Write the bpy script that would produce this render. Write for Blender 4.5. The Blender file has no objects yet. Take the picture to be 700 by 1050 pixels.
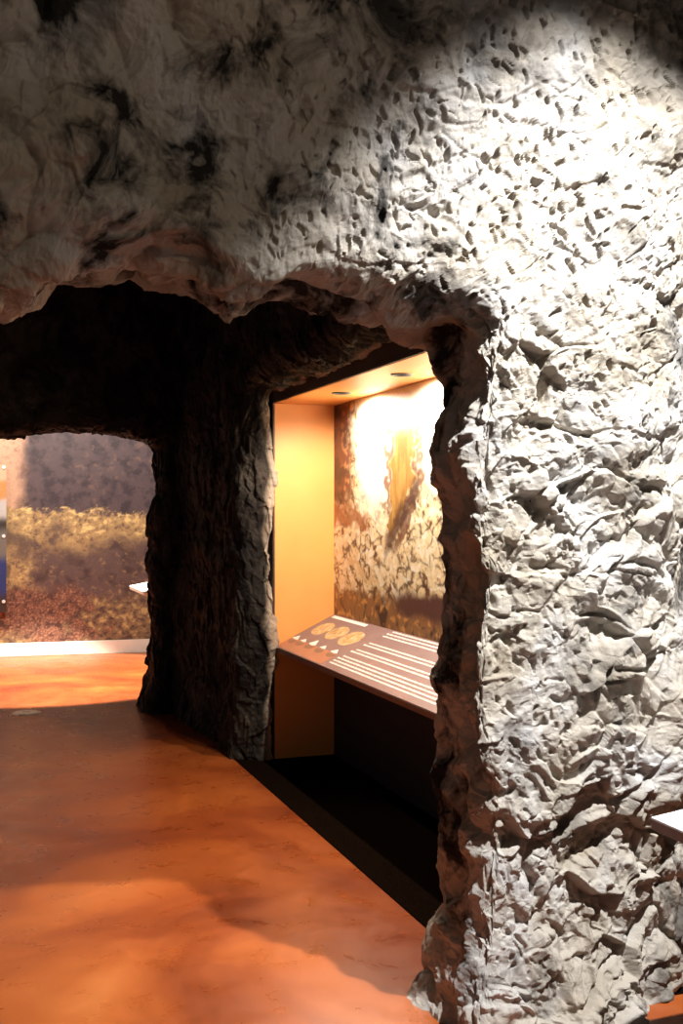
import bpy, bmesh, math, random
import numpy as np
from mathutils import Vector, Matrix

S = bpy.context.scene
COL = S.collection

# ------------------------------------------------------------------ camera, world, lights, exposure
cam = bpy.data.objects.new('camera', bpy.data.cameras.new('camera'))
COL.objects.link(cam)
cam.location = (0, 0, 1.6)
cam.rotation_euler = (math.pi / 2, 0, 0)
cam.data.sensor_fit = 'VERTICAL'
cam.data.sensor_height = 36.0
cam.data.lens = 36.0 * 1120 / 1050
cam.data.clip_start = 0.05
S.camera = cam

W = bpy.data.worlds.new('world')
S.world = W
W.use_nodes = True
W.node_tree.nodes['Background'].inputs[0].default_value = (1.0, 0.90, 0.80, 1)
W.node_tree.nodes['Background'].inputs[1].default_value = 0.13

S.view_settings.view_transform = 'Standard'
S.view_settings.look = 'None'
S.view_settings.exposure = 0.0
S.view_settings.gamma = 1.0
S.view_settings.use_curve_mapping = False


def spot(name, loc, tgt, power, angle, blend, color=(1, 1, 1), radius=0.03):
    l = bpy.data.lights.new(name, 'SPOT')
    l.energy = power
    l.spot_size = math.radians(angle)
    l.spot_blend = blend
    l.color = color
    l.shadow_soft_size = radius
    o = bpy.data.objects.new(name, l)
    COL.objects.link(o)
    o.location = loc
    o.rotation_euler = (Vector(tgt) - Vector(loc)).to_track_quat('-Z', 'Y').to_euler()
    return o


def area(name, loc, tgt, power, sx, sy, color=(1, 1, 1)):
    l = bpy.data.lights.new(name, 'AREA')
    l.shape = 'RECTANGLE'
    l.size, l.size_y = sx, sy
    l.energy = power
    l.color = color
    o = bpy.data.objects.new(name, l)
    COL.objects.link(o)
    o.location = loc
    o.rotation_euler = (Vector(tgt) - Vector(loc)).to_track_quat('-Z', 'Y').to_euler()
    return o


# track spot that rakes down the pale rock face
spot('track_spot_rock', (1.48, 2.15, 4.15), (0.80, 3.45, 1.30), 1720, 60, 0.8, (0.97, 0.985, 1.0), 0.035)
# fill added for the lintel and the floor in front of it
spot('fill_spot_entry', (1.7, 0.2, 4.2), (-0.95, 2.95, 2.4), 88, 46, 0.9, (1.0, 0.82, 0.63), 0.10)
# downlight of the passage, between the two rock walls
spot('passage_spot', (-1.1, 4.7, 4.2), (-0.02, 4.9, 0.0), 240, 40, 0.9, (1.0, 0.80, 0.62), 0.08)
# wall washers of the room beyond
spot('washer_mural', (-2.55, 9.75, 3.9), (-2.9, 12.0, 0.6), 780, 76, 0.25, (1.0, 0.88, 0.76), 0.05)
spot('washer_mural_end', (-4.4, 10.4, 3.9), (-4.1, 12.0, 1.9), 130, 50, 0.6, (1.0, 0.86, 0.72), 0.05)
spot('downlight_far_floor', (-2.9, 10.5, 4.2), (-2.9, 10.62, 0.0), 4400, 46, 0.12, (1.0, 0.84, 0.66), 0.05)


# ------------------------------------------------------------------ numpy noise
def _hash(ix, iy, iz, seed):
    h = (ix.astype(np.uint32) * np.uint32(374761393) + iy.astype(np.uint32) * np.uint32(668265263)
         + iz.astype(np.uint32) * np.uint32(2147483647) + np.uint32((seed * 1274126177) & 0xffffffff))
    h = (h ^ (h >> np.uint32(13))) * np.uint32(1274126177)
    h = (h ^ (h >> np.uint32(16))) * np.uint32(2246822519)
    return h ^ (h >> np.uint32(15))


def gnoise(p, seed=0):
    """gradient noise, about -1..1"""
    i = np.floor(p).astype(np.int32)
    f = (p - i).astype(np.float32)
    w = f * f * f * (f * (f * 6 - 15) + 10)
    out = np.zeros(len(p), np.float32)
    for dx in (0, 1):
        wx = w[:, 0] if dx else 1 - w[:, 0]
        for dy in (0, 1):
            wy = w[:, 1] if dy else 1 - w[:, 1]
            for dz in (0, 1):
                wz = w[:, 2] if dz else 1 - w[:, 2]
                h = _hash(i[:, 0] + dx, i[:, 1] + dy, i[:, 2] + dz, seed)
                gx = (h & np.uint32(255)).astype(np.float32) / 127.5 - 1
                gy = ((h >> np.uint32(8)) & np.uint32(255)).astype(np.float32) / 127.5 - 1
                gz = ((h >> np.uint32(16)) & np.uint32(255)).astype(np.float32) / 127.5 - 1
                out += wx * wy * wz * (gx * (f[:, 0] - dx) + gy * (f[:, 1] - dy) + gz * (f[:, 2] - dz))
    return out * 1.5


def fbm(p, octaves=4, seed=0, gain=0.5):
    o = np.zeros(len(p), np.float32)
    a, s = 1.0, 1.0
    for k in range(octaves):
        o += a * gnoise(p * s + 17.3 * k, seed + k)
        a *= gain
        s *= 2.03
    return o


def facet(p, seed=0, tilt=1.0):
    """broken-stone relief: every cell is its own tilted plane; also returns the distance to the cell border"""
    i = np.floor(p).astype(np.int32)
    best = np.full(len(p), 1e9, np.float32)
    second = np.full(len(p), 1e9, np.float32)
    val = np.zeros(len(p), np.float32)
    for dx in (-1, 0, 1):
        for dy in (-1, 0, 1):
            for dz in (-1, 0, 1):
                jx, jy, jz = i[:, 0] + dx, i[:, 1] + dy, i[:, 2] + dz
                h = _hash(jx, jy, jz, seed)
                h2 = _hash(jx, jy, jz, seed + 77)
                qx = jx + (h & np.uint32(1023)).astype(np.float32) / 1023 - p[:, 0]
                qy = jy + ((h >> np.uint32(10)) & np.uint32(1023)).astype(np.float32) / 1023 - p[:, 1]
                qz = jz + ((h >> np.uint32(20)) & np.uint32(1023)).astype(np.float32) / 1023 - p[:, 2]
                d = (qx * qx + qy * qy + qz * qz).astype(np.float32)
                m = d < best
                second = np.where(m, best, np.minimum(second, d))
                best = np.where(m, d, best)
                tx = (h2 & np.uint32(255)).astype(np.float32) / 127.5 - 1
                ty = ((h2 >> np.uint32(8)) & np.uint32(255)).astype(np.float32) / 127.5 - 1
                tz = ((h2 >> np.uint32(16)) & np.uint32(255)).astype(np.float32) / 127.5 - 1
                a = ((h2 >> np.uint32(24)) & np.uint32(255)).astype(np.float32) / 255 - 0.5
                v = a + tilt * (qx * tx + qy * ty + qz * tz)
                val = np.where(m, v, val)
    return val.astype(np.float32), np.sqrt(second) - np.sqrt(best)


def smooth(a, b, x):
    t = np.clip((x - a) / (b - a), 0, 1)
    return t * t * (3 - 2 * t)


# ------------------------------------------------------------------ materials
def new_mat(name, col=(0.5, 0.5, 0.5), rough=0.6, metal=0.0, spec=0.5):
    m = bpy.data.materials.new(name)
    m.use_nodes = True
    b = m.node_tree.nodes['Principled BSDF']
    b.inputs['Base Color'].default_value = (*col, 1)
    b.inputs['Roughness'].default_value = rough
    b.inputs['Metallic'].default_value = metal
    b.inputs['Specular IOR Level'].default_value = spec
    return m, m.node_tree, b


def node(nt, typ, **kw):
    n = nt.nodes.new(typ)
    for k, v in kw.items():
        setattr(n, k, v)
    return n


def ramp(nt, stops, interp='LINEAR'):
    r = node(nt, 'ShaderNodeValToRGB')
    r.color_ramp.interpolation = interp
    els = r.color_ramp.elements
    while len(els) < len(stops):
        els.new(0.5)
    for e, (p, c) in zip(els, stops):
        e.position = p
        e.color = (*c, 1) if len(c) == 3 else c
    return r


def noise_tex(nt, scale, detail=4, rough=0.5, dist=0.0, mapping_scale=None):
    tc = node(nt, 'ShaderNodeTexCoord')
    n = node(nt, 'ShaderNodeTexNoise')
    n.inputs['Scale'].default_value = scale
    n.inputs['Detail'].default_value = detail
    n.inputs['Roughness'].default_value = rough
    n.inputs['Distortion'].default_value = dist
    if mapping_scale:
        mp = node(nt, 'ShaderNodeMapping')
        mp.inputs['Scale'].default_value = mapping_scale
        nt.links.new(tc.outputs['Object'], mp.inputs['Vector'])
        nt.links.new(mp.outputs['Vector'], n.inputs['Vector'])
    else:
        nt.links.new(tc.outputs['Object'], n.inputs['Vector'])
    return n


def simple_noise_mat(name, c1, c2, scale=20, rough=0.6, metal=0.0, spec=0.5, bump=0.0):
    m, nt, b = new_mat(name, c1, rough, metal, spec)
    n = noise_tex(nt, scale, 4)
    r = ramp(nt, [(0.35, c1), (0.65, c2)])
    nt.links.new(n.outputs['Fac'], r.inputs['Fac'])
    nt.links.new(r.outputs['Color'], b.inputs['Base Color'])
    if bump:
        bp = node(nt, 'ShaderNodeBump')
        bp.inputs['Strength'].default_value = bump
        bp.inputs['Distance'].default_value = 0.002
        nt.links.new(n.outputs['Fac'], bp.inputs['Height'])
        nt.links.new(bp.outputs['Normal'], b.inputs['Normal'])
    return m


def rock_mat(name, tones, stain, stain_lo, stain_hi, stain_scale, rough, bump_d, lip=None):
    """painted cast rock: mottled base tones with irregular dark wash stains of their own shape"""
    m, nt, b = new_mat(name, tones[0], rough, 0, 0.08)
    n1 = noise_tex(nt, 3.2, 6, 0.6, 0.4)
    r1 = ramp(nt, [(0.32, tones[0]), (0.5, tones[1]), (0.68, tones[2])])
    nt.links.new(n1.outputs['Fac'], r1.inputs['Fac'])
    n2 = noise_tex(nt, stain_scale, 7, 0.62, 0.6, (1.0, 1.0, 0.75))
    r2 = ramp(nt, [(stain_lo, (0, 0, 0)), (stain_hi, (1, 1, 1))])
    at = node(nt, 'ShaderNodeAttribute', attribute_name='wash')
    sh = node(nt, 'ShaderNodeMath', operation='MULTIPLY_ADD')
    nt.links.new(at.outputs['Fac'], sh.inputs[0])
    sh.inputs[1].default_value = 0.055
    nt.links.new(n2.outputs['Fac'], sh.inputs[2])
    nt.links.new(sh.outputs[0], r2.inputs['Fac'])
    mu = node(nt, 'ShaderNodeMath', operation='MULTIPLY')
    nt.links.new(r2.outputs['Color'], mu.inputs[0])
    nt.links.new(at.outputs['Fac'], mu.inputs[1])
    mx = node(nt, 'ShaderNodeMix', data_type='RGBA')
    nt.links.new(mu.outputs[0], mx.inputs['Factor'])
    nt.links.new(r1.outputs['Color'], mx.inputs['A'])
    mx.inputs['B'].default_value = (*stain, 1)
    last = mx
    if lip:                                   # niche lamplight put into the colour as a pale rim
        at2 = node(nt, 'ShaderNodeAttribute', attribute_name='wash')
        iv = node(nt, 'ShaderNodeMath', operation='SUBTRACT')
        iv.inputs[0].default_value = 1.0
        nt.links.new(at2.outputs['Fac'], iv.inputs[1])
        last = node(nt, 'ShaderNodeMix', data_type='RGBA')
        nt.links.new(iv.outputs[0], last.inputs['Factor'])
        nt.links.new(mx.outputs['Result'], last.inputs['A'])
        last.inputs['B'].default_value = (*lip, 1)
    nt.links.new(last.outputs['Result'], b.inputs['Base Color'])
    n3 = noise_tex(nt, 75, 8, 0.75)
    bp = node(nt, 'ShaderNodeBump')
    bp.inputs['Strength'].default_value = 0.7
    bp.inputs['Distance'].default_value = bump_d
    nt.links.new(n3.outputs['Fac'], bp.inputs['Height'])
    nt.links.new(bp.outputs['Normal'], b.inputs['Normal'])
    return m


M = {}
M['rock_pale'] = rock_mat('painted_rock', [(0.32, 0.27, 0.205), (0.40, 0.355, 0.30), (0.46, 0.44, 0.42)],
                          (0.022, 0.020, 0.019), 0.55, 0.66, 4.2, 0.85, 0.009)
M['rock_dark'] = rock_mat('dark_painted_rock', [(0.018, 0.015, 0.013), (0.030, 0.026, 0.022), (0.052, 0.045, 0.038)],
                          (0.010, 0.009, 0.009), 0.48, 0.62, 4.0, 0.6, 0.006, (0.34, 0.29, 0.235))  # last colour: the lamplit tone painted on the rim
M['orange'] = simple_noise_mat('orange_laminate', (0.80, 0.34, 0.09), (0.82, 0.355, 0.10), 6, 0.45)
M['edge_shade'] = simple_noise_mat('shaded_edge', (0.035, 0.018, 0.012), (0.05, 0.026, 0.017), 30, 0.5)  # front edge of the niche, its shade put into the brown
M['black_panel'] = simple_noise_mat('black_panel', (0.010, 0.008, 0.008), (0.016, 0.013, 0.012), 40, 0.7)
M['black_carpet'] = simple_noise_mat('black_carpet', (0.004, 0.0022, 0.0015), (0.009, 0.005, 0.003), 120, 0.95, 0, 0.0, 0.6)
M['white'] = simple_noise_mat('white_laminate', (0.80, 0.79, 0.78), (0.84, 0.83, 0.82), 10, 0.4)
M['cream'] = simple_noise_mat('cream_paint', (0.64, 0.59, 0.53), (0.68, 0.63, 0.57), 8, 0.5)
M['edge_brown'] = simple_noise_mat('mauve_brown_edge', (0.17, 0.115, 0.10), (0.20, 0.14, 0.125), 25, 0.5)
M['steel'] = simple_noise_mat('brushed_steel', (0.6, 0.6, 0.6), (0.7, 0.7, 0.7), 50, 0.3, 1.0)
M['grey_metal'] = simple_noise_mat('grey_metal', (0.66, 0.68, 0.62), (0.74, 0.76, 0.70), 60, 0.4, 0.9)
M['black_metal'] = simple_noise_mat('black_metal', (0.012, 0.012, 0.012), (0.02, 0.02, 0.02), 30, 0.45)
M['wall_paint'] = simple_noise_mat('wall_paint', (0.50, 0.44, 0.38), (0.54, 0.48, 0.42), 5, 0.8)
M['ceiling'] = simple_noise_mat('black_ceiling', (0.02, 0.02, 0.02), (0.03, 0.03, 0.03), 5, 0.9)
M['print_white'] = simple_noise_mat('white_print', (0.86, 0.83, 0.78), (0.90, 0.87, 0.82), 30, 0.4)
M['print_mauve'] = simple_noise_mat('mauve_print', (0.20, 0.135, 0.135), (0.225, 0.155, 0.155), 9, 0.4)
M['print_salmon'] = simple_noise_mat('salmon_print', (0.40, 0.17, 0.10), (0.44, 0.19, 0.11), 12, 0.4)
M['print_shadow'] = simple_noise_mat('brown_print', (0.20, 0.11, 0.075), (0.24, 0.13, 0.09), 30, 0.4)


def oval_mat():
    m, nt, b = new_mat('cave_vignette_print', (0.8, 0.6, 0.3), 0.4)
    n = noise_tex(nt, 22, 6, 0.6, 0.8)
    r = ramp(nt, [(0.34, (0.30, 0.16, 0.06)), (0.46, (0.50, 0.33, 0.15)), (0.6, (0.62, 0.46, 0.24)), (0.75, (0.75, 0.68, 0.55))])
    nt.links.new(n.outputs['Fac'], r.inputs['Fac'])
    nt.links.new(r.outputs['Color'], b.inputs['Base Color'])
    return m


M['oval'] = oval_mat()


def floor_mat():
    m, nt, b = new_mat('stained_concrete', (0.5, 0.2, 0.06), 0.3, 0, 0.5)
    n1 = noise_tex(nt, 0.85, 5, 0.55, 0.9)
    r1 = ramp(nt, [(0.30, (0.14, 0.026, 0.007)), (0.46, (0.26, 0.055, 0.012)), (0.60, (0.37, 0.092, 0.019)), (0.78, (0.46, 0.14, 0.034))])
    nt.links.new(n1.outputs['Fac'], r1.inputs['Fac'])
    n2 = noise_tex(nt, 6, 7, 0.6, 0.5)
    r2 = ramp(nt, [(0.25, (0.90, 0.87, 0.86)), (0.6, (1.0, 1.0, 1.0)), (0.8, (1.08, 1.06, 1.05))])
    nt.links.new(n2.outputs['Fac'], r2.inputs['Fac'])
    mx = node(nt, 'ShaderNodeMix', data_type='RGBA', blend_type='MULTIPLY')
    mx.inputs['Factor'].default_value = 1
    nt.links.new(r1.outputs['Color'], mx.inputs['A'])
    nt.links.new(r2.outputs['Color'], mx.inputs['B'])
    nt.links.new(mx.outputs['Result'], b.inputs['Base Color'])
    rr = ramp(nt, [(0.3, (0.24,) * 3), (0.7, (0.38,) * 3)])
    nt.links.new(n2.outputs['Fac'], rr.inputs['Fac'])
    nt.links.new(rr.outputs['Color'], b.inputs['Roughness'])
    return m


M['floor'] = floor_mat()


def print_mat(name, rough=0.5):
    m, nt, b = new_mat(name, (0.5, 0.5, 0.5), rough)
    at = node(nt, 'ShaderNodeAttribute', attribute_name='ink')
    nt.links.new(at.outputs['Color'], b.inputs['Base Color'])
    return m


# ------------------------------------------------------------------ object helpers
def link(name, me, mat=None, parent=None):
    o = bpy.data.objects.new(name, me)
    COL.objects.link(o)
    if mat is not None:
        me.materials.append(mat)
    if parent is not None:
        o.parent = parent
        o.matrix_parent_inverse = Matrix.Identity(4)
    return o


def from_bm(name, bm, mat, parent=None, smooth_shade=False):
    me = bpy.data.meshes.new(name)
    bm.normal_update()
    bm.to_mesh(me)
    bm.free()
    if smooth_shade:
        me.polygons.foreach_set('use_smooth', [True] * len(me.polygons))
    return link(name, me, mat, parent)


def thing(name, label, cat, mat4, group=None):
    o = bpy.data.objects.new(name, None)
    o.empty_display_size = 0.1
    COL.objects.link(o)
    o.matrix_world = mat4
    o['label'] = label
    o['category'] = cat
    if group:
        o['group'] = group
    return o


def tag(o, label, cat, group=None):
    o['label'] = label
    o['category'] = cat
    if group:
        o['group'] = group
    return o


def struct(o, label=None):
    o['kind'] = 'structure'
    if label:
        o['label'] = label
    return o


def box(bm, lo, hi, bev=0.0):
    r = bmesh.ops.create_cube(bm, size=1)
    vs = r['verts']
    for v in vs:
        v.co = Vector((lo[k] + (v.co[k] + 0.5) * (hi[k] - lo[k]) for k in range(3)))
    if bev:
        es = list({e for v in vs for e in v.link_edges})
        bmesh.ops.bevel(bm, geom=es, offset=bev, segments=2, affect='EDGES', profile=0.5)


def cyl(bm, c, r, h, axis='Z', seg=32, r2=None, bev=0.0):
    rot = {'Z': Matrix.Identity(4), 'X': Matrix.Rotation(math.pi / 2, 4, 'Y'), 'Y': Matrix.Rotation(-math.pi / 2, 4, 'X')}[axis]
    res = bmesh.ops.create_cone(bm, cap_ends=True, segments=seg, radius1=r, radius2=r if r2 is None else r2, depth=h,
                                matrix=Matrix.Translation(c) @ rot)
    if bev:
        es = [e for e in {e for v in res['verts'] for e in v.link_edges} if any(len(f.verts) > 4 for f in e.link_faces)]
        bmesh.ops.bevel(bm, geom=es, offset=bev, segments=2, affect='EDGES', profile=0.5)


def frame(O, ex, ey, ez=(0, 0, 1)):
    ex, ey, ez = Vector(ex).normalized(), Vector(ey).normalized(), Vector(ez).normalized()
    return Matrix(((ex.x, ey.x, ez.x, O[0]), (ex.y, ey.y, ez.y, O[1]), (ex.z, ey.z, ez.z, O[2]), (0, 0, 0, 1)))


AX = Vector((-0.335, 0.942, 0))      # along the passage, away from the viewer
BX = Vector((0.942, 0.335, 0))       # across, to the right


# ------------------------------------------------------------------ cast-rock walls with an opening
def resample(pts, border, keys, step, coarse):
    """sample the outline and the matching points of the outer border, evenly in both; keys: (outline length, border length)"""
    def along(poly, d):
        poly = np.array(poly, float)
        c = np.concatenate([[0], np.cumsum(np.linalg.norm(np.diff(poly, axis=0), axis=1))])
        return np.stack([np.interp(d, c, poly[:, k]) for k in range(2)], 1), c[-1]
    total = along(pts, np.array([0.0]))[1]
    d = np.linspace(0, total, 30000)
    p = along(pts, d)[0]
    kd, kb = [], []
    for test, b in keys:
        hit = np.argmax(test(p[:, 0], p[:, 1]))
        kd.append(d[hit])
        kb.append(b)
    kd.append(total)
    kb.append(along(border, np.array([0.0]))[1])
    bd = np.interp(d, kd, kb)
    rate = np.gradient(d) + 0.5 * np.gradient(bd)
    rate = rate / np.where(coarse(p[:, 0], p[:, 1]), step * 7, step)
    c = np.cumsum(rate)
    n = int(c[-1])
    pick = np.interp(np.linspace(0, c[-1], n), np.concatenate([[0], c]), np.concatenate([[0], d]))
    return along(pts, pick)[0], along(border, np.interp(pick, kd, kb))[0]


def round_poly(pts, it=3):
    p = np.array(pts, float)
    for _ in range(it):
        q = [p[0]]
        for a, b in zip(p[:-1], p[1:]):
            q += [a * 0.75 + b * 0.25, a * 0.25 + b * 0.75]
        q.append(p[-1])
        p = np.array(q)
    return p


def rock_arch(name, O, eB, eF, outline, border, keys, T, rf, rr, step, coarse, dvals, bend, disp, wash, mat, rear=0.4):
    """A wall of cast rock around an opening. outline: rear edge of the opening in (s, z), floor right - over the top - floor left.
    border: the wall's outer border, joined point by point to the outline."""
    p, q = resample(round_poly(outline), border, keys, step, coarse)
    n = len(p)
    dr = q - p
    L = np.linalg.norm(dr, axis=1)
    dr /= L[:, None]
    prof = []                                              # (distance fraction kind, value, n offset kind)
    r_f = np.array([rf(x) for x in p])
    rows_d, rows_n = [], []
    for d in dvals[::-1]:                                  # front face, outer border inwards
        rows_d.append(r_f + np.maximum(L - r_f, 0.01) * d)
        rows_n.append(np.full(n, T))
    na = 42
    for k in range(1, na + 1):                             # front rounding
        a = math.pi / 2 * k / na
        rows_d.append(r_f * (1 - math.sin(a)))
        rows_n.append(T - r_f * (1 - math.cos(a)))
    nb = max(6, int((T - 0.1) / 0.006))
    for k in range(1, nb):
        t = k / nb
        rows_d.append(np.zeros(n))
        rows_n.append((T - r_f) * (1 - t) + rr * t)
    for k in range(0, 13):
        a = math.pi / 2 * k / 12
        rows_d.append(np.full(n, rr * (1 - math.cos(a))))
        rows_n.append(np.full(n, rr * (1 - math.sin(a))))
    for k in range(1, 20):
        rows_d.append(rr + rear * np.full(n, k / 19))
        rows_n.append(np.zeros(n))
    d = np.array(rows_d)
    nn = np.array(rows_n)
    R = d.shape[0]
    sz = p[None] + dr[None] * d[..., None]
    s, z = sz[..., 0], sz[..., 1]
    nn = nn + bend(s, z) * np.clip(nn / T, 0, 1)
    P = (np.array(O)[None, None] + s[..., None] * np.array(eB) + nn[..., None] * np.array(eF))
    P[..., 2] += z
    du = np.gradient(P, axis=1)
    dv = np.gradient(P, axis=0)
    N = np.cross(du, dv)
    N /= np.linalg.norm(N, axis=-1, keepdims=True) + 1e-12
    mid = N[len(dvals) // 2, n // 8]
    if mid @ np.array(eF) < 0:
        N = -N
    flat = P.reshape(-1, 3).astype(np.float32)
    H = disp(flat, s.ravel(), z.ravel(), nn.ravel())
    Hg = H.reshape(R, n)
    for ax in (0, 1):                                      # take the saw-teeth off the broken edges
        Hp = np.concatenate([Hg.take([0], ax), Hg, Hg.take([-1], ax)], ax)
        m = Hg.shape[ax]
        Hg = 0.15 * Hp.take(range(0, m), ax) + 0.7 * Hp.take(range(1, m + 1), ax) + 0.15 * Hp.take(range(2, m + 2), ax)
    H = Hg.ravel()
    flat = flat + N.reshape(-1, 3) * H[:, None]
    # faces
    idx = np.arange(R * n).reshape(R, n)
    quads = np.stack([idx[:-1, :-1], idx[:-1, 1:], idx[1:, 1:], idx[1:, :-1]], -1).reshape(-1, 4)
    v0, v1, v3 = P[0, 0], P[0, 1], P[1, 0]
    a, b, c = P[5, n // 8], P[5, n // 8 + 1], P[6, n // 8]
    if np.cross(b - a, c - a) @ N[5, n // 8] < 0:
        quads = quads[:, ::-1]
    me = bpy.data.meshes.new(name)
    me.vertices.add(len(flat))
    me.vertices.foreach_set('co', flat.astype(np.float32).ravel())
    me.loops.add(quads.size)
    me.loops.foreach_set('vertex_index', np.ascontiguousarray(quads).ravel().astype(np.int32))
    me.polygons.add(len(quads))
    me.polygons.foreach_set('loop_start', np.arange(0, quads.size, 4, dtype=np.int32))
    me.polygons.foreach_set('use_smooth', np.zeros(len(quads), bool))
    me.update(calc_edges=True)
    at = me.attributes.new('wash', 'FLOAT', 'POINT')
    at.data.foreach_set('value', wash(s.ravel(), z.ravel(), nn.ravel()).astype(np.float32))
    return struct(link(name, me, mat))


# ---- the front wall of the cave: pale arch
def px_outline(pts, O, eB, close=None):
    out = []
    for px, py in pts:
        k = (px - 350) / 1120
        s = (O[1] * k - O[0]) / (eB[0] - eB[1] * k)
        Y = O[1] + s * eB[1]
        out.append((s, max(0.0, 1.6 + (525 - py) / 1120 * Y)))
    return out


def front_disp(P, s, z, n):
    # faceted region on the right, smoother lintel on the left and inside the arch
    rough = smooth(-1.15, -0.30, s + 0.25 * (z - 2.3)) * smooth(0.36, 0.46, n + 0.12 * smooth(1.9, 2.2, z))
    w = np.stack([gnoise(P * 5, 11), gnoise(P * 5 + 9, 12), gnoise(P * 5 - 7, 13)], 1)
    Pw = P + w * 0.05
    big = (0.042 + 0.033 * smooth(0.1, 0.5, np.abs(s - 0.05))) * fbm(P * np.array([1.6, 1.6, 1.9]), 3, 3)
    # tilted frame stretches the broken facets along the bedding
    Q = np.stack([Pw[:, 0] * 0.95 + 0.25 * Pw[:, 2], Pw[:, 1], Pw[:, 2] * 1.25 - 0.35 * Pw[:, 0]], 1)
    f1, e1 = facet(Q * 6.0, 21, 0.9)
    f1 = f1 * smooth(0.0, 0.10, e1) * 1.15
    f2, e2 = facet((Pw + 0.012 * w[:, ::-1]) * np.array([19, 19, 15.0]), 22, 1.0)
    f2 = f2 * smooth(0.0, 0.14, e2) * 1.2
    f3, e3 = facet(Pw * np.array([44, 44, 34.0]), 23, 1.0)
    w2 = np.stack([gnoise(P * 14, 61), gnoise(P * 14 + 5, 62), gnoise(P * 14 - 5, 63)], 1)
    f4, e4 = facet((P + 0.02 * w2) * np.array([33, 33, 20.0]) + np.stack([7 * P[:, 2], 0 * s, 0 * s], 1), 24, 1.1)
    patch = smooth(-0.3, 0.4, gnoise(P * 1.9, 31) + 0.45 * (s - 0.35) - 0.35 * (z - 1.7))
    pits = -0.017 * smooth(0.26, 0.62, f4 * smooth(0.0, 0.16, e4)) * (1 - 0.45 * patch)
    chips = (0.007 + 0.033 * patch) * f1 + (0.003 + 0.010 * patch) * f2 + 0.0028 * f3 + pits
    crack = -0.018 * np.exp(-(e1 / 0.05) ** 2) * smooth(0.0, 0.4, gnoise(P * 3.1, 32)) * (0.3 + 0.7 * patch)
    fine = 0.0026 * fbm(P * 40, 3, 41) + 0.009 * fbm(Pw * np.array([15, 15, 11.0]), 2, 42)
    ridg = 1 - np.abs(gnoise(Pw * np.array([4.0, 4.0, 3.0]), 51))
    soft = 0.062 * gnoise(Pw * np.array([3.4, 3.4, 4.2]), 52) - 0.055 * ridg ** 5 + 0.024 * fbm(Pw * 9, 4, 53) + 0.014 * f1 + 0.007 * f2 + 0.002 * f3
    gorge = 1 - np.abs(gnoise(Q * np.array([2.2, 2.2, 3.6]) + 0.12 * w, 71))
    crack = crack - 0.024 * smooth(0.90, 0.99, gorge) * (0.25 + 0.75 * patch)
    return big + rough * (chips + crack + fine) + (1 - rough) * (soft * 0.9 + fine * 0.5) - 0.02


def front_bend(s, z):
    b = -0.48 * np.clip(s - 0.30, 0, 1.2) ** 2
    b = b + (0.06 * smooth(0.5, 0.0, z) + 0.03 * smooth(0.15, 0.0, z)) * smooth(0.6, 0.25, s)
    return b


OF = (0.325, 3.75, 0.0)
pts = [(398.0, 1023), (406.0, 1000), (423.0, 940), (432.0, 880), (438.0, 820), (431.0, 760), (419.0, 700), (423.8, 640), (431.4, 590),
       (424.1, 540), (424.0, 490), (431.1, 440), (434.0, 400), (434.0, 376), (434.0, 360), (420.0, 347), (395, 346), (360, 334),
       (330, 335), (305, 325), (275, 323), (250, 340), (225, 350), (205, 344), (188, 329), (165, 318), (120, 314),
       (75, 315), (45, 320), (20, 330), (-10, 342), (-60, 340), (-140, 336), (-260, 340), (-380, 390), (-420, 460),
       (-430, 600), (-440, 800), (-470, 1150)]
outl = px_outline(pts, OF, BX)
outl[0] = (outl[0][0], 0.0)
outl[-1] = (outl[-1][0], 0.0)
TOPZ = 4.35


BORDER = [(2.15, 0), (2.15, TOPZ), (-3.6, TOPZ), (-3.6, 0)]
KEYS = [(lambda s, z: z >= 0, 0.0), (lambda s, z: z > 1.9, 2.45), (lambda s, z: s < -0.5, 6.4), (lambda s, z: s < -1.4, 8.0),
        (lambda s, z: (s < -1.8) & (z < 1.9), 11.3)]
dv = np.concatenate([np.linspace(0, 0.5, 235)[:-1], np.linspace(0.5, 1, 60)])


def front_rf(x):
    return 0.06 + 0.17 * float(smooth(2.0, 2.3, x[1]))


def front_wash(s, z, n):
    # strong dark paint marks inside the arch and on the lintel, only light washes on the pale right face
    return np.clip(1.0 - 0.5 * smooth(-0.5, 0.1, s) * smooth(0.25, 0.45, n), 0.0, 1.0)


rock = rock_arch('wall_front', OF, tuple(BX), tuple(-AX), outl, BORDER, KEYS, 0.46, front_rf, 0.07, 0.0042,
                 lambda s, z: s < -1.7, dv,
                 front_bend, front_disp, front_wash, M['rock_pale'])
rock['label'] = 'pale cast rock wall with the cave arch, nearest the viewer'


# ---- dark rock inside the passage
def dark_disp_factory(seed, amp):
    def f(P, s, z, n):
        w = np.stack([gnoise(P * 4, 11 + seed), gnoise(P * 4 + 9, 12 + seed), gnoise(P * 4 - 7, 13 + seed)], 1)
        Pw = P + w * 0.06
        f1, e1 = facet(Pw * np.array([6, 6, 3.0]), 21 + seed, 0.9)
        f2, e2 = facet(Pw * np.array([16, 16, 10.0]), 22 + seed, 1.0)
        return amp * (0.05 * fbm(P * 2, 3, seed) + 0.024 * f1 + 0.014 * f2 + 0.006 * fbm(P * 30, 2, seed + 5)) - 0.012
    return f


OW = (-0.43, 7.05, 0.0)


def right_bend(s, z):
    return 0.05 * smooth(0.5, 0.0, z) * smooth(-0.02, -0.1, s) + 0.03 * np.sin(s * 2.2)


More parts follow.
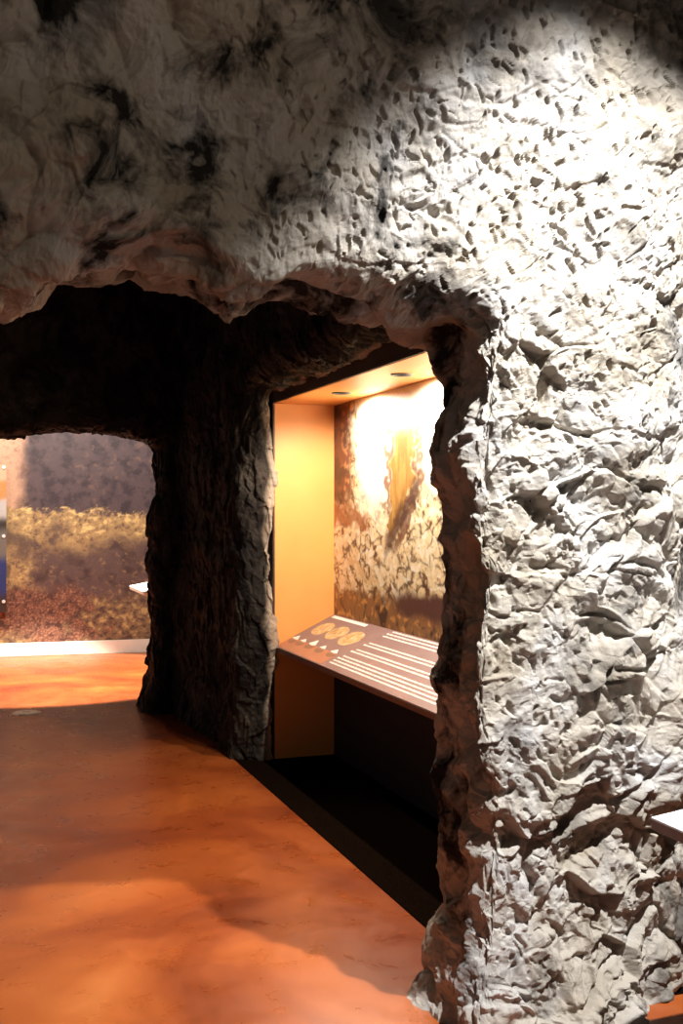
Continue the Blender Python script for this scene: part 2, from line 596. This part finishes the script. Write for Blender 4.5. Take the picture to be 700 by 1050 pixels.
outl = [(0.035, 0), (0.02, 0.5), (0.0, 1.0), (0.01, 1.5), (-0.005, 2.0), (0.01, 2.3), (0.06, 2.365), (0.3, 2.36), (0.7, 2.35), (1.1, 2.37),
        (1.5, 2.36), (1.9, 2.37), (2.3, 2.385), (2.8, 2.36), (3.3, 2.36), (3.38, 2.3), (3.40, 1.5), (3.40, 0)][::-1]


RBORDER = [(3.75, 0), (3.75, TOPZ), (-1.95, TOPZ), (-1.95, 0)]
RKEYS = [(lambda s, z: z >= 0, 0.0), (lambda s, z: z > 2.3, TOPZ), (lambda s, z: s < 0.6, 7.9), (lambda s, z: (s < 0.2) & (z < 2.0), 11.5)]

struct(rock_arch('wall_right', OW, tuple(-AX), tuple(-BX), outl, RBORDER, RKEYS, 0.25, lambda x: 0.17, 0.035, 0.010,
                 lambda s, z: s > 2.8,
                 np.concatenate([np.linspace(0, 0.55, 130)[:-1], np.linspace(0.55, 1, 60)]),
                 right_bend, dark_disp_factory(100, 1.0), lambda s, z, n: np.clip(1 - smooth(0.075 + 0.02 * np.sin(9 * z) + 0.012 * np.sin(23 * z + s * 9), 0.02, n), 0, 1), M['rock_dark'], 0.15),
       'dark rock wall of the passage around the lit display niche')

OI = (-1.625, 9.1, 0.0)
pts = [(137, 722), (141, 705), (148, 680), (150, 640), (149, 600), (149, 560), (152, 520), (155, 490), (156, 470), (155, 462), (150, 455), (143, 451), (130, 450), (100, 449), (60, 447),
       (20, 449), (-30, 446), (-80, 444), (-140, 446), (-220, 450), (-270, 480), (-280, 560), (-280, 722)]
outl = px_outline(pts, OI, BX)
outl[0] = (outl[0][0], 0.0)
outl[-1] = (outl[-1][0], 0.0)


IBORDER = [(0.85, 0), (0.85, TOPZ), (-5.2, TOPZ), (-5.2, 0)]
IKEYS = [(lambda s, z: z >= 0, 0.0), (lambda s, z: z > 2.0, 3.0), (lambda s, z: s < -0.6, 5.6), (lambda s, z: s < -2.0, 7.2)]

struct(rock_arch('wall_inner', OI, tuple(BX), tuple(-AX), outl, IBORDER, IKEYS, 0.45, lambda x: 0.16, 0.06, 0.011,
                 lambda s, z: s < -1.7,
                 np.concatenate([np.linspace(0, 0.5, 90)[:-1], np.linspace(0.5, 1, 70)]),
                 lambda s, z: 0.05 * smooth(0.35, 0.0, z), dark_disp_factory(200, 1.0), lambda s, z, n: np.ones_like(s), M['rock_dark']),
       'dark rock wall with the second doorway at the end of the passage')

# ------------------------------------------------------------------ floors, ceiling, plain walls
bm = bmesh.new()
box(bm, (-7, -2.5, -0.08), (7, 14, 0))
struct(from_bm('floor', bm, M['floor']), 'orange stained polished concrete floor')
bm = bmesh.new()
box(bm, (-7, -2.5, 4.32), (7, 14, 4.42))
struct(from_bm('ceiling', bm, M['ceiling']), 'black ceiling above the exhibit')

FN = frame((-0.43, 7.05, 0), -AX, -BX)        # niche frame: x along the niche towards the viewer, y out of the wall, z up
bm = bmesh.new()
box(bm, (-0.30, -0.42, 0.001), (3.75, 0.245, 0.006))
o = from_bm('floor_carpet', bm, M['black_carpet'])
o.matrix_world = FN
struct(o, 'black carpet strip on the floor of the display niche')

RM = frame((-3.0, 12.24, 0), (1, 0.28, 0), (-0.28, 1, 0))     # far wall frame: x right, y into the wall
bm = bmesh.new()
box(bm, (-5, 0.03, 0), (5, 0.2, 4.35))
o = from_bm('wall_back', bm, M['wall_paint'])
o.matrix_world = RM
struct(o, 'far wall behind the landscape mural')
bm = bmesh.new()
box(bm, (-5, 0.0, 0), (5, 0.03, 0.15), 0.004)
o = from_bm('baseboard_back', bm, M['cream'])
o.matrix_world = RM
struct(o, 'cream baseboard under the landscape mural')


# ------------------------------------------------------------------ printed surfaces: a fine panel whose ink is a colour attribute
def ink_panel(name, w, h, res, thick, paint, mat, parent=None, x0=0.0):
    """panel in its local xz plane facing -y, w wide from x0, h tall; ink = paint(x, z) -> (N, 3) linear colours"""
    nx, nz = int(w / res) + 1, int(h / res) + 1
    X, Z = np.meshgrid(np.linspace(x0, x0 + w, nx), np.linspace(0, h, nz))
    front = np.stack([X, np.zeros_like(X), Z], -1).reshape(-1, 3)
    idx = np.arange(nx * nz).reshape(nz, nx)
    quads = np.stack([idx[:-1, :-1], idx[:-1, 1:], idx[1:, 1:], idx[1:, :-1]], -1).reshape(-1, 4).tolist()
    c = nx * nz
    back = [(x0, thick, 0), (x0 + w, thick, 0), (x0 + w, thick, h), (x0, thick, h)]
    bottom, top = idx[0].tolist(), idx[-1].tolist()
    lft, rgt = idx[:, 0].tolist(), idx[:, -1].tolist()
    faces = quads + [[c + 3, c + 2, c + 1, c], [*bottom[::-1], c, c + 1], [*top, c + 2, c + 3], [*lft, c + 3, c], [*rgt[::-1], c + 1, c + 2]]
    me = bpy.data.meshes.new(name)
    me.from_pydata(front.tolist() + back, [], faces)
    me.update()
    colr = paint(X.ravel(), Z.ravel())
    colr = np.clip(np.concatenate([colr, np.full((4, 3), 0.4)]), 0.003, 1)
    at = me.color_attributes.new('ink', 'FLOAT_COLOR', 'POINT')
    at.data.foreach_set('color', np.concatenate([colr, np.ones((len(colr), 1))], 1).astype(np.float32).ravel())
    return link(name, me, mat, parent)


def srgb(r, g, b):
    c = np.array([r, g, b], float) / 255
    return np.where(c <= 0.04045, c / 12.92, ((c + 0.055) / 1.055) ** 2.4)


def mixc(base, col, m):
    return base * (1 - m[:, None]) + np.atleast_2d(np.asarray(col)) * m[:, None]


def paint_landscape(x, z):
    p = np.stack([x, np.zeros_like(x), z], 1).astype(np.float32)
    n1 = fbm(p * 2.2, 4, 301)
    n2 = fbm(p * 6, 4, 302)
    n3 = fbm(p * 19, 4, 303)
    fine = fbm(p * 48, 3, 304)
    leaf = fbm(p * np.array([11, 1, 13.0]) + 0.35 * n2[:, None], 5, 306, 0.72)
    # dark wooded hillside
    c = np.tile(srgb(86, 72, 76), (len(x), 1))
    c = mixc(c, srgb(60, 49, 56), smooth(-0.3, 0.6, n2 + 0.4 * leaf))
    c = mixc(c, srgb(120, 98, 88), smooth(0.2, 1.0, leaf - n2 * 0.6) * smooth(0.0, 0.6, n1 + 0.3) * 0.7)
    # lighter tan areas and brownish trees up in the left corner
    ridge = 2.20 + 0.75 * (x + 0.62) + 0.12 * n2
    c = mixc(c, srgb(176, 140, 122), smooth(-0.15, 0.15, z - ridge) * 0.8)
    c = mixc(c, srgb(196, 160, 134), smooth(-0.46, -0.66, x + 0.05 * n2) * smooth(1.38, 1.52, z) * 0.85)
    c = mixc(c, srgb(128, 96, 84), smooth(0.1, 0.8, leaf) * smooth(-0.3, -0.6, x) * smooth(1.7, 1.9, z) * 0.6)
    # golden bushes
    top = 1.46 - 0.06 * x + 0.10 * fbm(np.stack([x * 2.6, 0 * x, 0 * x], 1).astype(np.float32), 3, 310) + 0.05 * leaf
    bush = smooth(0.035, -0.035, z - top)
    g = np.tile(srgb(160, 136, 98), (len(x), 1))
    g = mixc(g, srgb(214, 190, 134), smooth(0.0, 0.9, leaf + 0.2 * n2))
    g = mixc(g, srgb(104, 84, 74), smooth(0.15, 0.9, -leaf - 0.2 * n2))
    g = mixc(g, srgb(92, 76, 70), smooth(0.05, 0.4, n1 - 0.18 + 0.3 * leaf) * 0.85)
    c = mixc(c, g, bush)
    # shaded purple underside of the bushes
    sh_top = 1.08 + 0.10 * (x - 0.3) + 0.20 * n1 + 0.10 * leaf
    under = smooth(0.10, -0.10, z - sh_top) * smooth(-0.60, -0.36, x + 0.12 * n2)
    u = np.tile(srgb(92, 76, 76), (len(x), 1))
    u = mixc(u, srgb(68, 54, 58), smooth(-0.2, 0.6, n2))
    u = mixc(u, srgb(134, 112, 90), smooth(0.35, 1.1, leaf))
    c = mixc(c, u, under * bush * 0.95)
    # red earth with low scrub
    gt = 0.60 + 0.06 * n2 + 0.03 * leaf - 0.22 * smooth(0.0, 0.5, x)
    gr = np.tile(srgb(112, 82, 70), (len(x), 1))
    gr = mixc(gr, srgb(156, 118, 98), smooth(0.0, 0.8, fine + 0.4 * leaf))
    gr = mixc(gr, srgb(76, 54, 50), smooth(0.0, 0.7, -leaf - 0.3 * fine))
    c = mixc(c, gr, smooth(0.07, -0.07, z - gt))
    sc = smooth(-0.1, 0.3, 0.6 * n2 + 1.1 * (x - 0.02) - 0.5 * np.abs(z - 0.30)) * smooth(0.58, 0.40, z + 0.05 * n3)
    sc = np.maximum(sc, smooth(-0.35, -0.6, x) * smooth(0.2, 0.05, z + 0.06 * n2) * 0.8)
    s2 = mixc(np.tile(srgb(120, 102, 80), (len(x), 1)), srgb(172, 152, 108), smooth(0.1, 0.9, leaf))
    s2 = mixc(s2, srgb(80, 64, 60), smooth(0.05, 0.7, -leaf))
    c = mixc(c, s2, sc)
    return 1.15 * (c * (1 + 0.15 * fine[:, None])).clip(0.001, 1) ** 1.12


o = ink_panel('landscape_mural', 3.6, 2.75, 0.0075, 0.02, paint_landscape, print_mat('landscape_print', 0.55), x0=-2.0)
o.matrix_world = RM @ Matrix.Translation((0, 0.008, 0.152))
tag(o, 'landscape photo mural of sunlit bushes and red earth on the far wall', 'mural')

# ------------------------------------------------------------------ display niche
NL, ND, NH = 3.38, 0.405, 2.30
niche = thing('display_niche', 'orange lined display niche built into the dark rock of the passage', 'display niche', FN)
bm = bmesh.new()
box(bm, (-0.03, -ND, 0.006), (0, 0, NH), 0.001)
from_bm('side_panel', bm, M['orange'], niche)
bm = bmesh.new()
box(bm, (NL, -ND, 0.006), (NL + 0.03, 0, NH), 0.001)
from_bm('side_panel', bm, M['orange'], niche)
bm = bmesh.new()
box(bm, (-0.03, -ND - 0.02, 0.006), (NL + 0.03, -ND, 0.93), 0.001)
from_bm('base_panel', bm, M['black_panel'], niche)['label'] = 'black panel below the reading board'
bm = bmesh.new()
box(bm, (-0.03, -ND - 0.06, 0.93), (NL + 0.03, -ND - 0.02, NH + 0.03), 0.001)
from_bm('back_panel', bm, M['orange'], niche)
bm = bmesh.new()
box(bm, (-0.30, 0.0, 0.006), (-0.002, 0.012, NH + 0.40), 0.001)  # runs on past the edge as added backing for gaps in the rock
box(bm, (-0.002, 0.0, NH + 0.003), (NL + 0.05, 0.012, NH + 0.40), 0.001)
from_bm('shaded_fascia', bm, M['edge_shade'], niche)['label'] = 'niche front edge, its shade painted dark brown'
# soffit with round cut-outs for the lamps
LX = [0.745, 1.66, 2.575]
LYC = -0.19
bm = bmesh.new()
xs = [0.0]
for lx in LX:
    xs += [lx - 0.07, lx + 0.07]
xs += [NL]
cuts = [(0.0, LX[0] - 0.07)]
SEG = 32
prev = 0.0
for lx in LX + [None]:
    x1 = (lx - 0.07) if lx else NL
    vs = [bm.verts.new((a, b, NH)) for a, b in ((prev, -ND), (prev, 0), (x1, 0), (x1, -ND))]
    bm.faces.new(vs)
    if lx:
        ring, outer = [], []
        for k in range(SEG):
            a = 2 * math.pi * k / SEG
            ca, sa = math.cos(a), math.sin(a)
            ring.append(bm.verts.new((lx + 0.045 * ca, LYC + 0.045 * sa, NH)))
            tx = 0.07 / max(abs(ca), 1e-6)
            hy = (0 - LYC) if sa > 0 else (LYC + ND)
            ty = hy / max(abs(sa), 1e-6)
            t = min(tx, ty)
            outer.append(bm.verts.new((lx + t * ca, LYC + t * sa, NH)))
        for k in range(SEG):
            bm.faces.new((ring[k], outer[k], outer[(k + 1) % SEG], ring[(k + 1) % SEG]))
        for sx in (-1, 1):
            for yy in (-ND, 0):
                cv = bm.verts.new((lx + sx * 0.07, yy, NH))
                near = sorted(outer, key=lambda v: (v.co - cv.co).length)
                a_ = [v for v in outer if abs(v.co.y - yy) < 1e-4]
                b_ = [v for v in outer if abs(v.co.x - lx - sx * 0.07) < 1e-4]
                if a_ and b_:
                    va = min(a_, key=lambda v: (v.co - cv.co).length)
                    vb = min(b_, key=lambda v: (v.co - cv.co).length)
                    if va != vb:
                        bm.faces.new((cv, va, vb))
        prev = lx + 0.07
bmesh.ops.remove_doubles(bm, verts=bm.verts, dist=0.0002)
bmesh.ops.recalc_face_normals(bm, faces=bm.faces)
geo = bmesh.ops.extrude_face_region(bm, geom=list(bm.faces))
for v in [g for g in geo['geom'] if isinstance(g, bmesh.types.BMVert)]:
    v.co.z += 0.02
bmesh.ops.recalc_face_normals(bm, faces=bm.faces)
from_bm('soffit', bm, M['orange'], niche)


def make_downlight():
    t = thing('downlight', '', 'light', Matrix.Identity(4), 'downlights in the niche soffit')
    bm = bmesh.new()                          # trim ring with a stepped, recessed reflector
    prof = [(0.056, -0.001), (0.056, -0.006), (0.046, -0.007), (0.041, 0.01), (0.036, 0.05), (0.036, 0.085)]
    rings = []
    for r, h in prof:
        rings.append([bm.verts.new((r * math.cos(2 * math.pi * k / 40), r * math.sin(2 * math.pi * k / 40), h)) for k in range(40)])
    for a, b in zip(rings[:-1], rings[1:]):
        for k in range(40):
            bm.faces.new((a[k], b[k], b[(k + 1) % 40], a[(k + 1) % 40]))
    bm.faces.new(rings[-1])
    bmesh.ops.recalc_face_normals(bm, faces=bm.faces)
    from_bm('housing', bm, M['black_metal'], t, True)
    bm = bmesh.new()
    cyl(bm, (0, 0, 0.055), 0.027, 0.035, 'Z', 28, 0.018, 0.002)
    from_bm('lamp', bm, M['steel'], t)
    for k in range(3):
        bm = bmesh.new()
        box(bm, (0.024, -0.004, 0.012), (0.043, 0.004, 0.018))
        bmesh.ops.rotate(bm, verts=bm.verts, cent=(0, 0, 0), matrix=Matrix.Rotation(2 * math.pi * k / 3, 3, 'Z'))
        from_bm('clip', bm, M['white'], t)
    return t


def copy_tree(o):
    c = o.copy()
    COL.objects.link(c)
    for ch in list(o.children):
        d = ch.copy()
        COL.objects.link(d)
        d.parent = c
    return c


dl = make_downlight()
dlabels = ['recessed black downlight in the orange soffit nearest the orange side panel',
           'second recessed downlight from the orange side panel in the soffit',
           'third recessed downlight in the soffit, behind the rock pillar']
for k, lx in enumerate(LX):
    d = dl if k == 0 else copy_tree(dl)
    d.matrix_world = FN @ Matrix.Translation((lx, LYC, NH))
    d['label'] = dlabels[k]
    wp = FN @ Vector((lx, LYC, NH - 0.012))
    tp = FN @ Vector((lx, LYC - 0.10, NH - 1.0))
    spot('niche_lamp', wp, tp, 80, 172, 0.5, (1.0, 0.85, 0.70), 0.02)


def paint_cave(x, z):
    # x: distance from the niche's side panel, z: height above the reading board's back edge
    p = np.stack([x, np.zeros_like(x), z], 1).astype(np.float32)
    n1 = fbm(p * 2.5, 4, 401)
    n2 = fbm(p * np.array([6, 1, 8.0]), 4, 402)
    n3 = fbm(p * np.array([15, 1, 20.0]), 4, 403)
    fine = fbm(p * 42, 3, 404)
    xw = x + 0.10 * n2 + 0.03 * n3
    zw = z + 0.06 * n2 + 0.02 * n3
    br, dk, cr, go, wh = srgb(116, 78, 56), srgb(66, 42, 38), srgb(228, 202, 152), srgb(158, 118, 58), srgb(246, 240, 220)
    wq = np.stack([fbm(p * 6, 2, 431), 0 * x, fbm(p * 6, 2, 432)], 1)
    pb = (p + 0.035 * wq).astype(np.float32)
    b1, g1 = facet(pb * np.array([9, 1, 13.0]) + np.array([0.0, 3.0, 0.0]) + np.stack([3.5 * z, 0 * x, 0 * x], 1), 441, 0.8)
    b2, g2_ = facet(pb * np.array([21, 1, 30.0]) + np.array([0.0, 5.0, 0.0]), 442, 0.8)
    tex = 0.75 * b1 + 0.55 * b2 + 0.55 * fbm(p * np.array([14, 1, 18.0]), 5, 433, 0.7)
    vein = 1 - 0.75 * np.minimum(g1, 1.3 * g2_ + 0.12) * smooth(-0.4, 0.2, n2 + 0.5)
    c = np.tile(srgb(240, 220, 172), (len(x), 1))
    c = mixc(c, srgb(252, 244, 220), smooth(0.0, 0.8, tex))
    c = mixc(c, br, smooth(0.15, 0.8, -tex + 0.3 * n1))
    c = mixc(c, dk, smooth(0.86, 0.99, vein) * smooth(-0.5, 0.4, -tex + n2) * 0.85)
    # dark shaft at the left
    l = smooth(0.48, 0.22, xw) * smooth(0.62, 0.8, zw)
    d2 = mixc(np.tile(srgb(104, 62, 48), (len(x), 1)), dk, smooth(-0.2, 0.4, n2))
    d2 = mixc(d2, srgb(190, 140, 96), smooth(0.1, 0.5, n3) * smooth(0.05, 0.3, x))
    c = mixc(c, d2, l)
    # white glare of the soffit lamps painted into the print
    f = smooth(0.40, 0.60, xw) * smooth(1.06, 0.90, xw) * smooth(0.58, 0.85, zw)
    f = np.maximum(f, smooth(0.38, 0.6, xw) * smooth(1.06, 1.22, zw))
    c = mixc(c, wh, f)
    # golden column tapering downwards
    cx = 1.17 - 0.55 * np.clip(0.85 - z, 0, 0.5)
    hw = 0.13 * smooth(0.45, 0.85, z) + 0.03
    colm = smooth(1.15, 0.85, np.abs(xw - cx) / hw) * smooth(0.45, 0.6, zw) * smooth(1.24, 1.08, z)
    g2 = mixc(np.tile(go, (len(x), 1)), srgb(186, 144, 78), smooth(-0.2, 0.5, fbm(p * np.array([22, 1, 4.0]), 3, 410)))
    c = mixc(c, g2, colm)
    st = smooth(0.06, 0.02, np.abs(xw - cx + hw + 0.05)) * smooth(0.6, 0.75, z) * smooth(1.25, 1.15, z)
    st = np.maximum(st, smooth(0.07, 0.02, np.abs(xw - cx - hw - 0.06)) * smooth(0.40, 0.5, z) * smooth(1.25, 1.1, z))
    c = mixc(c, br, st * 0.9)
    c = mixc(c, wh, smooth(1.36, 1.5, xw) * smooth(0.75, 0.95, zw) * 0.9)  # glare of the next lamp, painted white as well
    # brown diagonal shelf on the left and dark gully to the right
    sh = smooth(0.09, 0.03, np.abs(zw - (0.66 - 0.10 * x))) * smooth(0.75, 0.5, x)
    c = mixc(c, srgb(150, 92, 56), sh * 0.9)
    gl = smooth(0.10, 0.03, np.abs(zw - (0.50 + 0.75 * (x - 0.95)))) * smooth(0.85, 0.95, x) * smooth(1.45, 1.3, x)
    c = mixc(c, dk, gl * 0.85)
    # pale curving rim
    rim = smooth(0.03, 0.008, np.abs(zw - (0.45 - 0.28 * x))) * smooth(0.2, 0.3, x) * smooth(0.95, 0.8, x)
    c = mixc(c, cr, rim)
    # bottom: shaded pool and brown stalagmites
    lo = smooth(0.22, 0.15, zw)
    b2 = mixc(np.tile(srgb(150, 108, 68), (len(x), 1)), dk, smooth(0.0, 0.7, fbm((p + 0.08 * wq) * np.array([11, 1, 6.0]), 5, 420, 0.65)))
    b2 = mixc(b2, srgb(206, 152, 84), smooth(0.2, 0.6, n3))
    c = mixc(c, b2, lo)
    pool = smooth(0.05, -0.02, np.abs(z - 0.165 + 0.03 * n2) - 0.05) * smooth(0.95, 1.15, x)
    c = mixc(c, srgb(84, 52, 48), pool)
    return c * (1 + 0.12 * fine[:, None])


CM = FN @ frame((0.002, -ND + 0.001, 0.925), (1, 0, 0), (0, -1, 0), (0, 0, 1))
o = ink_panel('cave_mural', NL - 0.006, NH - 0.927, 0.0065, 0.018, paint_cave, print_mat('cave_print', 0.5))
o.matrix_world = CM
tag(o, 'cave photo mural of pale dripstone on the back of the lit niche', 'mural')

# ---- sloping reading board across the niche
TILT = math.atan2(0.197, 0.405)
ey = Vector((0, -math.cos(TILT), math.sin(TILT)))
ez = Vector((0, math.sin(TILT), math.cos(TILT)))
RB = FN @ frame((0, 0, 0.731), (1, 0, 0), ey, ez)       # x along, y up the slope, z off the board
board = thing('reading_board', 'mauve sloping reading board with text and cave pictures inside the orange niche', 'information board', RB)
BW = 0.449
bm = bmesh.new()
box(bm, (0.002, 0.0, -0.045), (NL - 0.002, BW - 0.03, -0.004), 0.003)
from_bm('board', bm, M['edge_brown'], board)
bm = bmesh.new()
box(bm, (0.003, 0.004, -0.004), (NL - 0.003, BW, 0.0))
from_bm('graphic_sheet', bm, M['print_mauve'], board)['label'] = 'mauve printed top sheet'
for k in range(4):
    bm = bmesh.new()
    xx = 0.25 + k * 0.95
    vs = [(xx - 0.012, 0.06, -0.045), (xx + 0.012, 0.06, -0.045), (xx + 0.012, BW - 0.04, -0.045), (xx - 0.012, BW - 0.04, -0.045),
          (xx - 0.012, BW - 0.06, -0.20), (xx + 0.012, BW - 0.06, -0.20)]
    v = [bm.verts.new(c) for c in vs]
    for f in ((0, 1, 2, 3), (3, 2, 5, 4), (0, 4, 5, 1), (0, 3, 4), (1, 5, 2)):
        bm.faces.new([v[i] for i in f])
    bmesh.ops.recalc_face_normals(bm, faces=bm.faces)
    from_bm('bracket', bm, M['black_metal'], board)
E1 = 0.0006
bm = bmesh.new()
box(bm, (0.006, 0.012, 0.0), (0.90, 0.128, E1))
from_bm('salmon_ground', bm, M['print_salmon'], board)['label'] = 'salmon band of printed ground'
bm = bmesh.new()
box(bm, (0.04, 0.412, 0.0), (0.66, 0.438, E1))
from_bm('heading', bm, M['print_white'], board)['label'] = 'white heading strip'
for a, b, rx, ry in ((0.205, 0.288, 0.125, 0.075), (0.47, 0.29, 0.125, 0.075), (0.74, 0.282, 0.13, 0.078)):
    bm = bmesh.new()
    cyl(bm, (0, 0, E1 / 2), 1, E1, 'Z', 48)
    for v in bm.verts:
        v.co.x = v.co.x * rx + a
        v.co.y = v.co.y * ry + b
    from_bm('picture', bm, M['oval'], board)['label'] = 'oval printed cave picture'
rnd = random.Random(5)
for k, (a, b) in enumerate(((0.075, 0.128), (0.235, 0.130), (0.415, 0.133), (0.61, 0.132), (0.82, 0.132))):
    big = (1.0, 0.7, 1.35, 0.75, 0.8)[k]
    bm = bmesh.new()                                      # drop-shaped shadowed lower half of each printed stone
    ring = [bm.verts.new((a + 0.07 * math.cos(t) + 0.012, b - 0.01 - 0.042 * abs(math.sin(t)) ** 0.8 * (1 if math.sin(t) < 0 else 0.15), E1 * 1.5))
            for t in [2 * math.pi * i / 28 for i in range(28)]]
    bm.faces.new(ring)
    g = bmesh.ops.extrude_face_region(bm, geom=list(bm.faces))
    for v in [x for x in g['geom'] if isinstance(x, bmesh.types.BMVert)]:
        v.co.z += E1 * 0.6
    bmesh.ops.recalc_face_normals(bm, faces=bm.faces)
    from_bm('stone_underside', bm, M['print_shadow'], board)['label'] = 'brown lower half of a printed stone'
    bm = bmesh.new()
    prof = [(-0.06, 0.0), (-0.035, 0.012), (-0.015, 0.03), (0.004, 0.036), (0.02, 0.024), (0.04, 0.012), (0.062, 0.0), (0.03, -0.008), (-0.02, -0.006)]
    vs = [bm.verts.new((a + x * (0.8 + 0.2 * big), b + y * big + rnd.uniform(-0.002, 0.002), E1 * 2.2)) for x, y in prof]
    bm.faces.new(vs)
    g = bmesh.ops.extrude_face_region(bm, geom=list(bm.faces))
    for v in [x for x in g['geom'] if isinstance(x, bmesh.types.BMVert)]:
        v.co.z += E1 * 0.6
    bmesh.ops.recalc_face_normals(bm, faces=bm.faces)
    from_bm('stone_tip', bm, M['print_white'], board)['label'] = 'white upper half of a printed stone'
# paragraphs: rows of tiny word-shaped strokes, too small in the photo to read
for rows, x0, x1 in (((0.432, 0.405, 0.378), 1.03, 2.55), ((0.292, 0.266), 0.99, 2.6), ((0.212, 0.186), 0.975, 2.6), ((0.132, 0.105, 0.078, 0.052), 0.955, 2.5)):
    bm = bmesh.new()
    for ri, y in enumerate(rows):
        x = x0 + (0.03 if ri == 0 else 0.0)
        end = x1 - (0.35 * rnd.random() if ri == len(rows) - 1 else 0.03 * rnd.random())
        while x < end:
            w = rnd.choice((0.014, 0.022, 0.03, 0.038, 0.05))
            up = rnd.random() < 0.5
            box(bm, (x, y - 0.0055, 0.0), (min(x + w, end), y + 0.005, E1))
            if up:
                box(bm, (x, y + 0.006, 0.0), (x + 0.004, y + 0.0095, E1))
            x += w + 0.009
    from_bm('paragraph', bm, M['print_white'], board)['label'] = 'paragraph of white print'

# ------------------------------------------------------------------ white reading rail at the right, in front of the pale rock
T2 = math.radians(6.5)
ex2 = Vector(-AX)
ey2 = Vector((BX.x * math.cos(T2), BX.y * math.cos(T2), math.sin(T2)))
ez2 = ex2.cross(ey2)
W2 = frame((0.889, 3.15, 0.72), ex2, ey2, ez2)
rail = thing('reading_rail', 'white reading rail with mauve brown edge in front of the pale rock wall', 'reading rail', frame((1.30, 2.83, 0), -AX, BX))
RI = rail.matrix_world.inverted()
bm = bmesh.new()
box(bm, (0.0, 0.0, -0.036), (0.95, 0.50, -0.003), 0.002)
bm.transform(RI @ W2)
from_bm('board', bm, M['edge_brown'], rail)['label'] = 'mauve brown board'
bm = bmesh.new()
box(bm, (0.002, 0.002, -0.003), (0.948, 0.498, 0.0))
bm.transform(RI @ W2)
from_bm('top_sheet', bm, M['white'], rail)['label'] = 'white top sheet'
bm = bmesh.new()
box(bm, (-0.05, -0.05, 0.012), (0.05, 0.05, 0.70), 0.004)
from_bm('post', bm, M['black_metal'], rail)
bm = bmesh.new()
box(bm, (-0.18, -0.16, 0.0), (0.18, 0.16, 0.012), 0.003)
from_bm('base_plate', bm, M['black_metal'], rail)

# ------------------------------------------------------------------ white reading rail of the room beyond
T3 = math.radians(10)
ey3 = Vector((BX.x * math.cos(T3), BX.y * math.cos(T3), math.sin(T3)))
W3 = frame((-2.06, 10.6, 0.885), -AX, ey3, Vector(-AX).cross(ey3))
far = thing('reading_rail', 'white reading rail in the room beyond the dark doorway', 'reading rail', frame((-1.62, 10.3, 0), -AX, BX))
FI = far.matrix_world.inverted()
bm = bmesh.new()
box(bm, (0.0, 0.0, -0.035), (1.1, 0.46, -0.003), 0.002)
bm.transform(FI @ W3)
from_bm('board', bm, M['cream'], far)
bm = bmesh.new()
box(bm, (0.002, 0.002, -0.003), (1.098, 0.458, 0.0))
bm.transform(FI @ W3)
from_bm('top_sheet', bm, M['white'], far)['label'] = 'white top sheet'
bm = bmesh.new()
box(bm, (-0.05, -0.05, 0.012), (0.05, 0.05, 0.88), 0.004)
from_bm('post', bm, M['orange'], far)
bm = bmesh.new()
box(bm, (-0.16, -0.16, 0.0), (0.16, 0.16, 0.012), 0.003)
from_bm('base_plate', bm, M['black_metal'], far)

# ------------------------------------------------------------------ stand-off mounted sign on the landscape mural
SM = RM @ Matrix.Translation((-0.72, -0.05, 0))
sign = thing('information_sign', 'acrylic sign on steel stand-offs at the left end of the landscape mural', 'sign', SM)


def paint_sign(x, z):
    p = np.stack([x, 0 * x, z], 1).astype(np.float32)
    n = fbm(p * 5, 4, 501)
    c = np.tile(srgb(116, 110, 104), (len(x), 1))
    zz = z + 0.03 * n
    c = mixc(c, srgb(58, 66, 118), smooth(0.66, 0.52, zz))
    c = mixc(c, srgb(70, 60, 56), smooth(0.26, 0.12, zz))
    c = mixc(c, srgb(64, 60, 58), smooth(0.10, 0.0, np.abs(zz - 0.96)))
    c = mixc(c, srgb(186, 184, 182), smooth(1.0, 1.08, zz))
    c = mixc(c, srgb(206, 142, 92), smooth(1.22, 1.28, zz))
    c = mixc(c, srgb(206, 172, 144), smooth(1.42, 1.5, zz))
    return c


o = ink_panel('sign_panel', 1.1, 1.62, 0.02, 0.008, paint_sign, print_mat('sign_print', 0.15), sign, x0=-1.1)
o.location = (0, 0, 0.50)
for sx in (-0.028, -1.07):
    for zz in (0.617, 1.335, 2.09):
        bm = bmesh.new()
        cyl(bm, (sx, 0.03, zz), 0.011, 0.056, 'Y', 20)
        so = from_bm('standoff', bm, M['steel'], sign)
        bm = bmesh.new()
        cyl(bm, (sx, -0.006, zz), 0.019, 0.012, 'Y', 24, None, 0.003)
        from_bm('cap', bm, M['white'], so)

# ------------------------------------------------------------------ floor outlet cover
cover = thing('floor_outlet_cover', 'round grey metal cover set in the orange floor before the dark doorway', 'floor cover', Matrix.Translation((-2.51, 8.70, 0)))
bm = bmesh.new()
cyl(bm, (0, 0, 0.003), 0.112, 0.006, 'Z', 48, 0.098, 0.0015)
from_bm('rim', bm, M['grey_metal'], cover)
bm = bmesh.new()
cyl(bm, (0, 0, 0.0065), 0.088, 0.003, 'Z', 48, 0.086)
lidp = from_bm('lid', bm, M['grey_metal'], cover)
bm = bmesh.new()
box(bm, (-0.03, -0.006, 0.008), (0.03, 0.006, 0.0095), 0.0005)
from_bm('slot', bm, M['black_metal'], lidp)
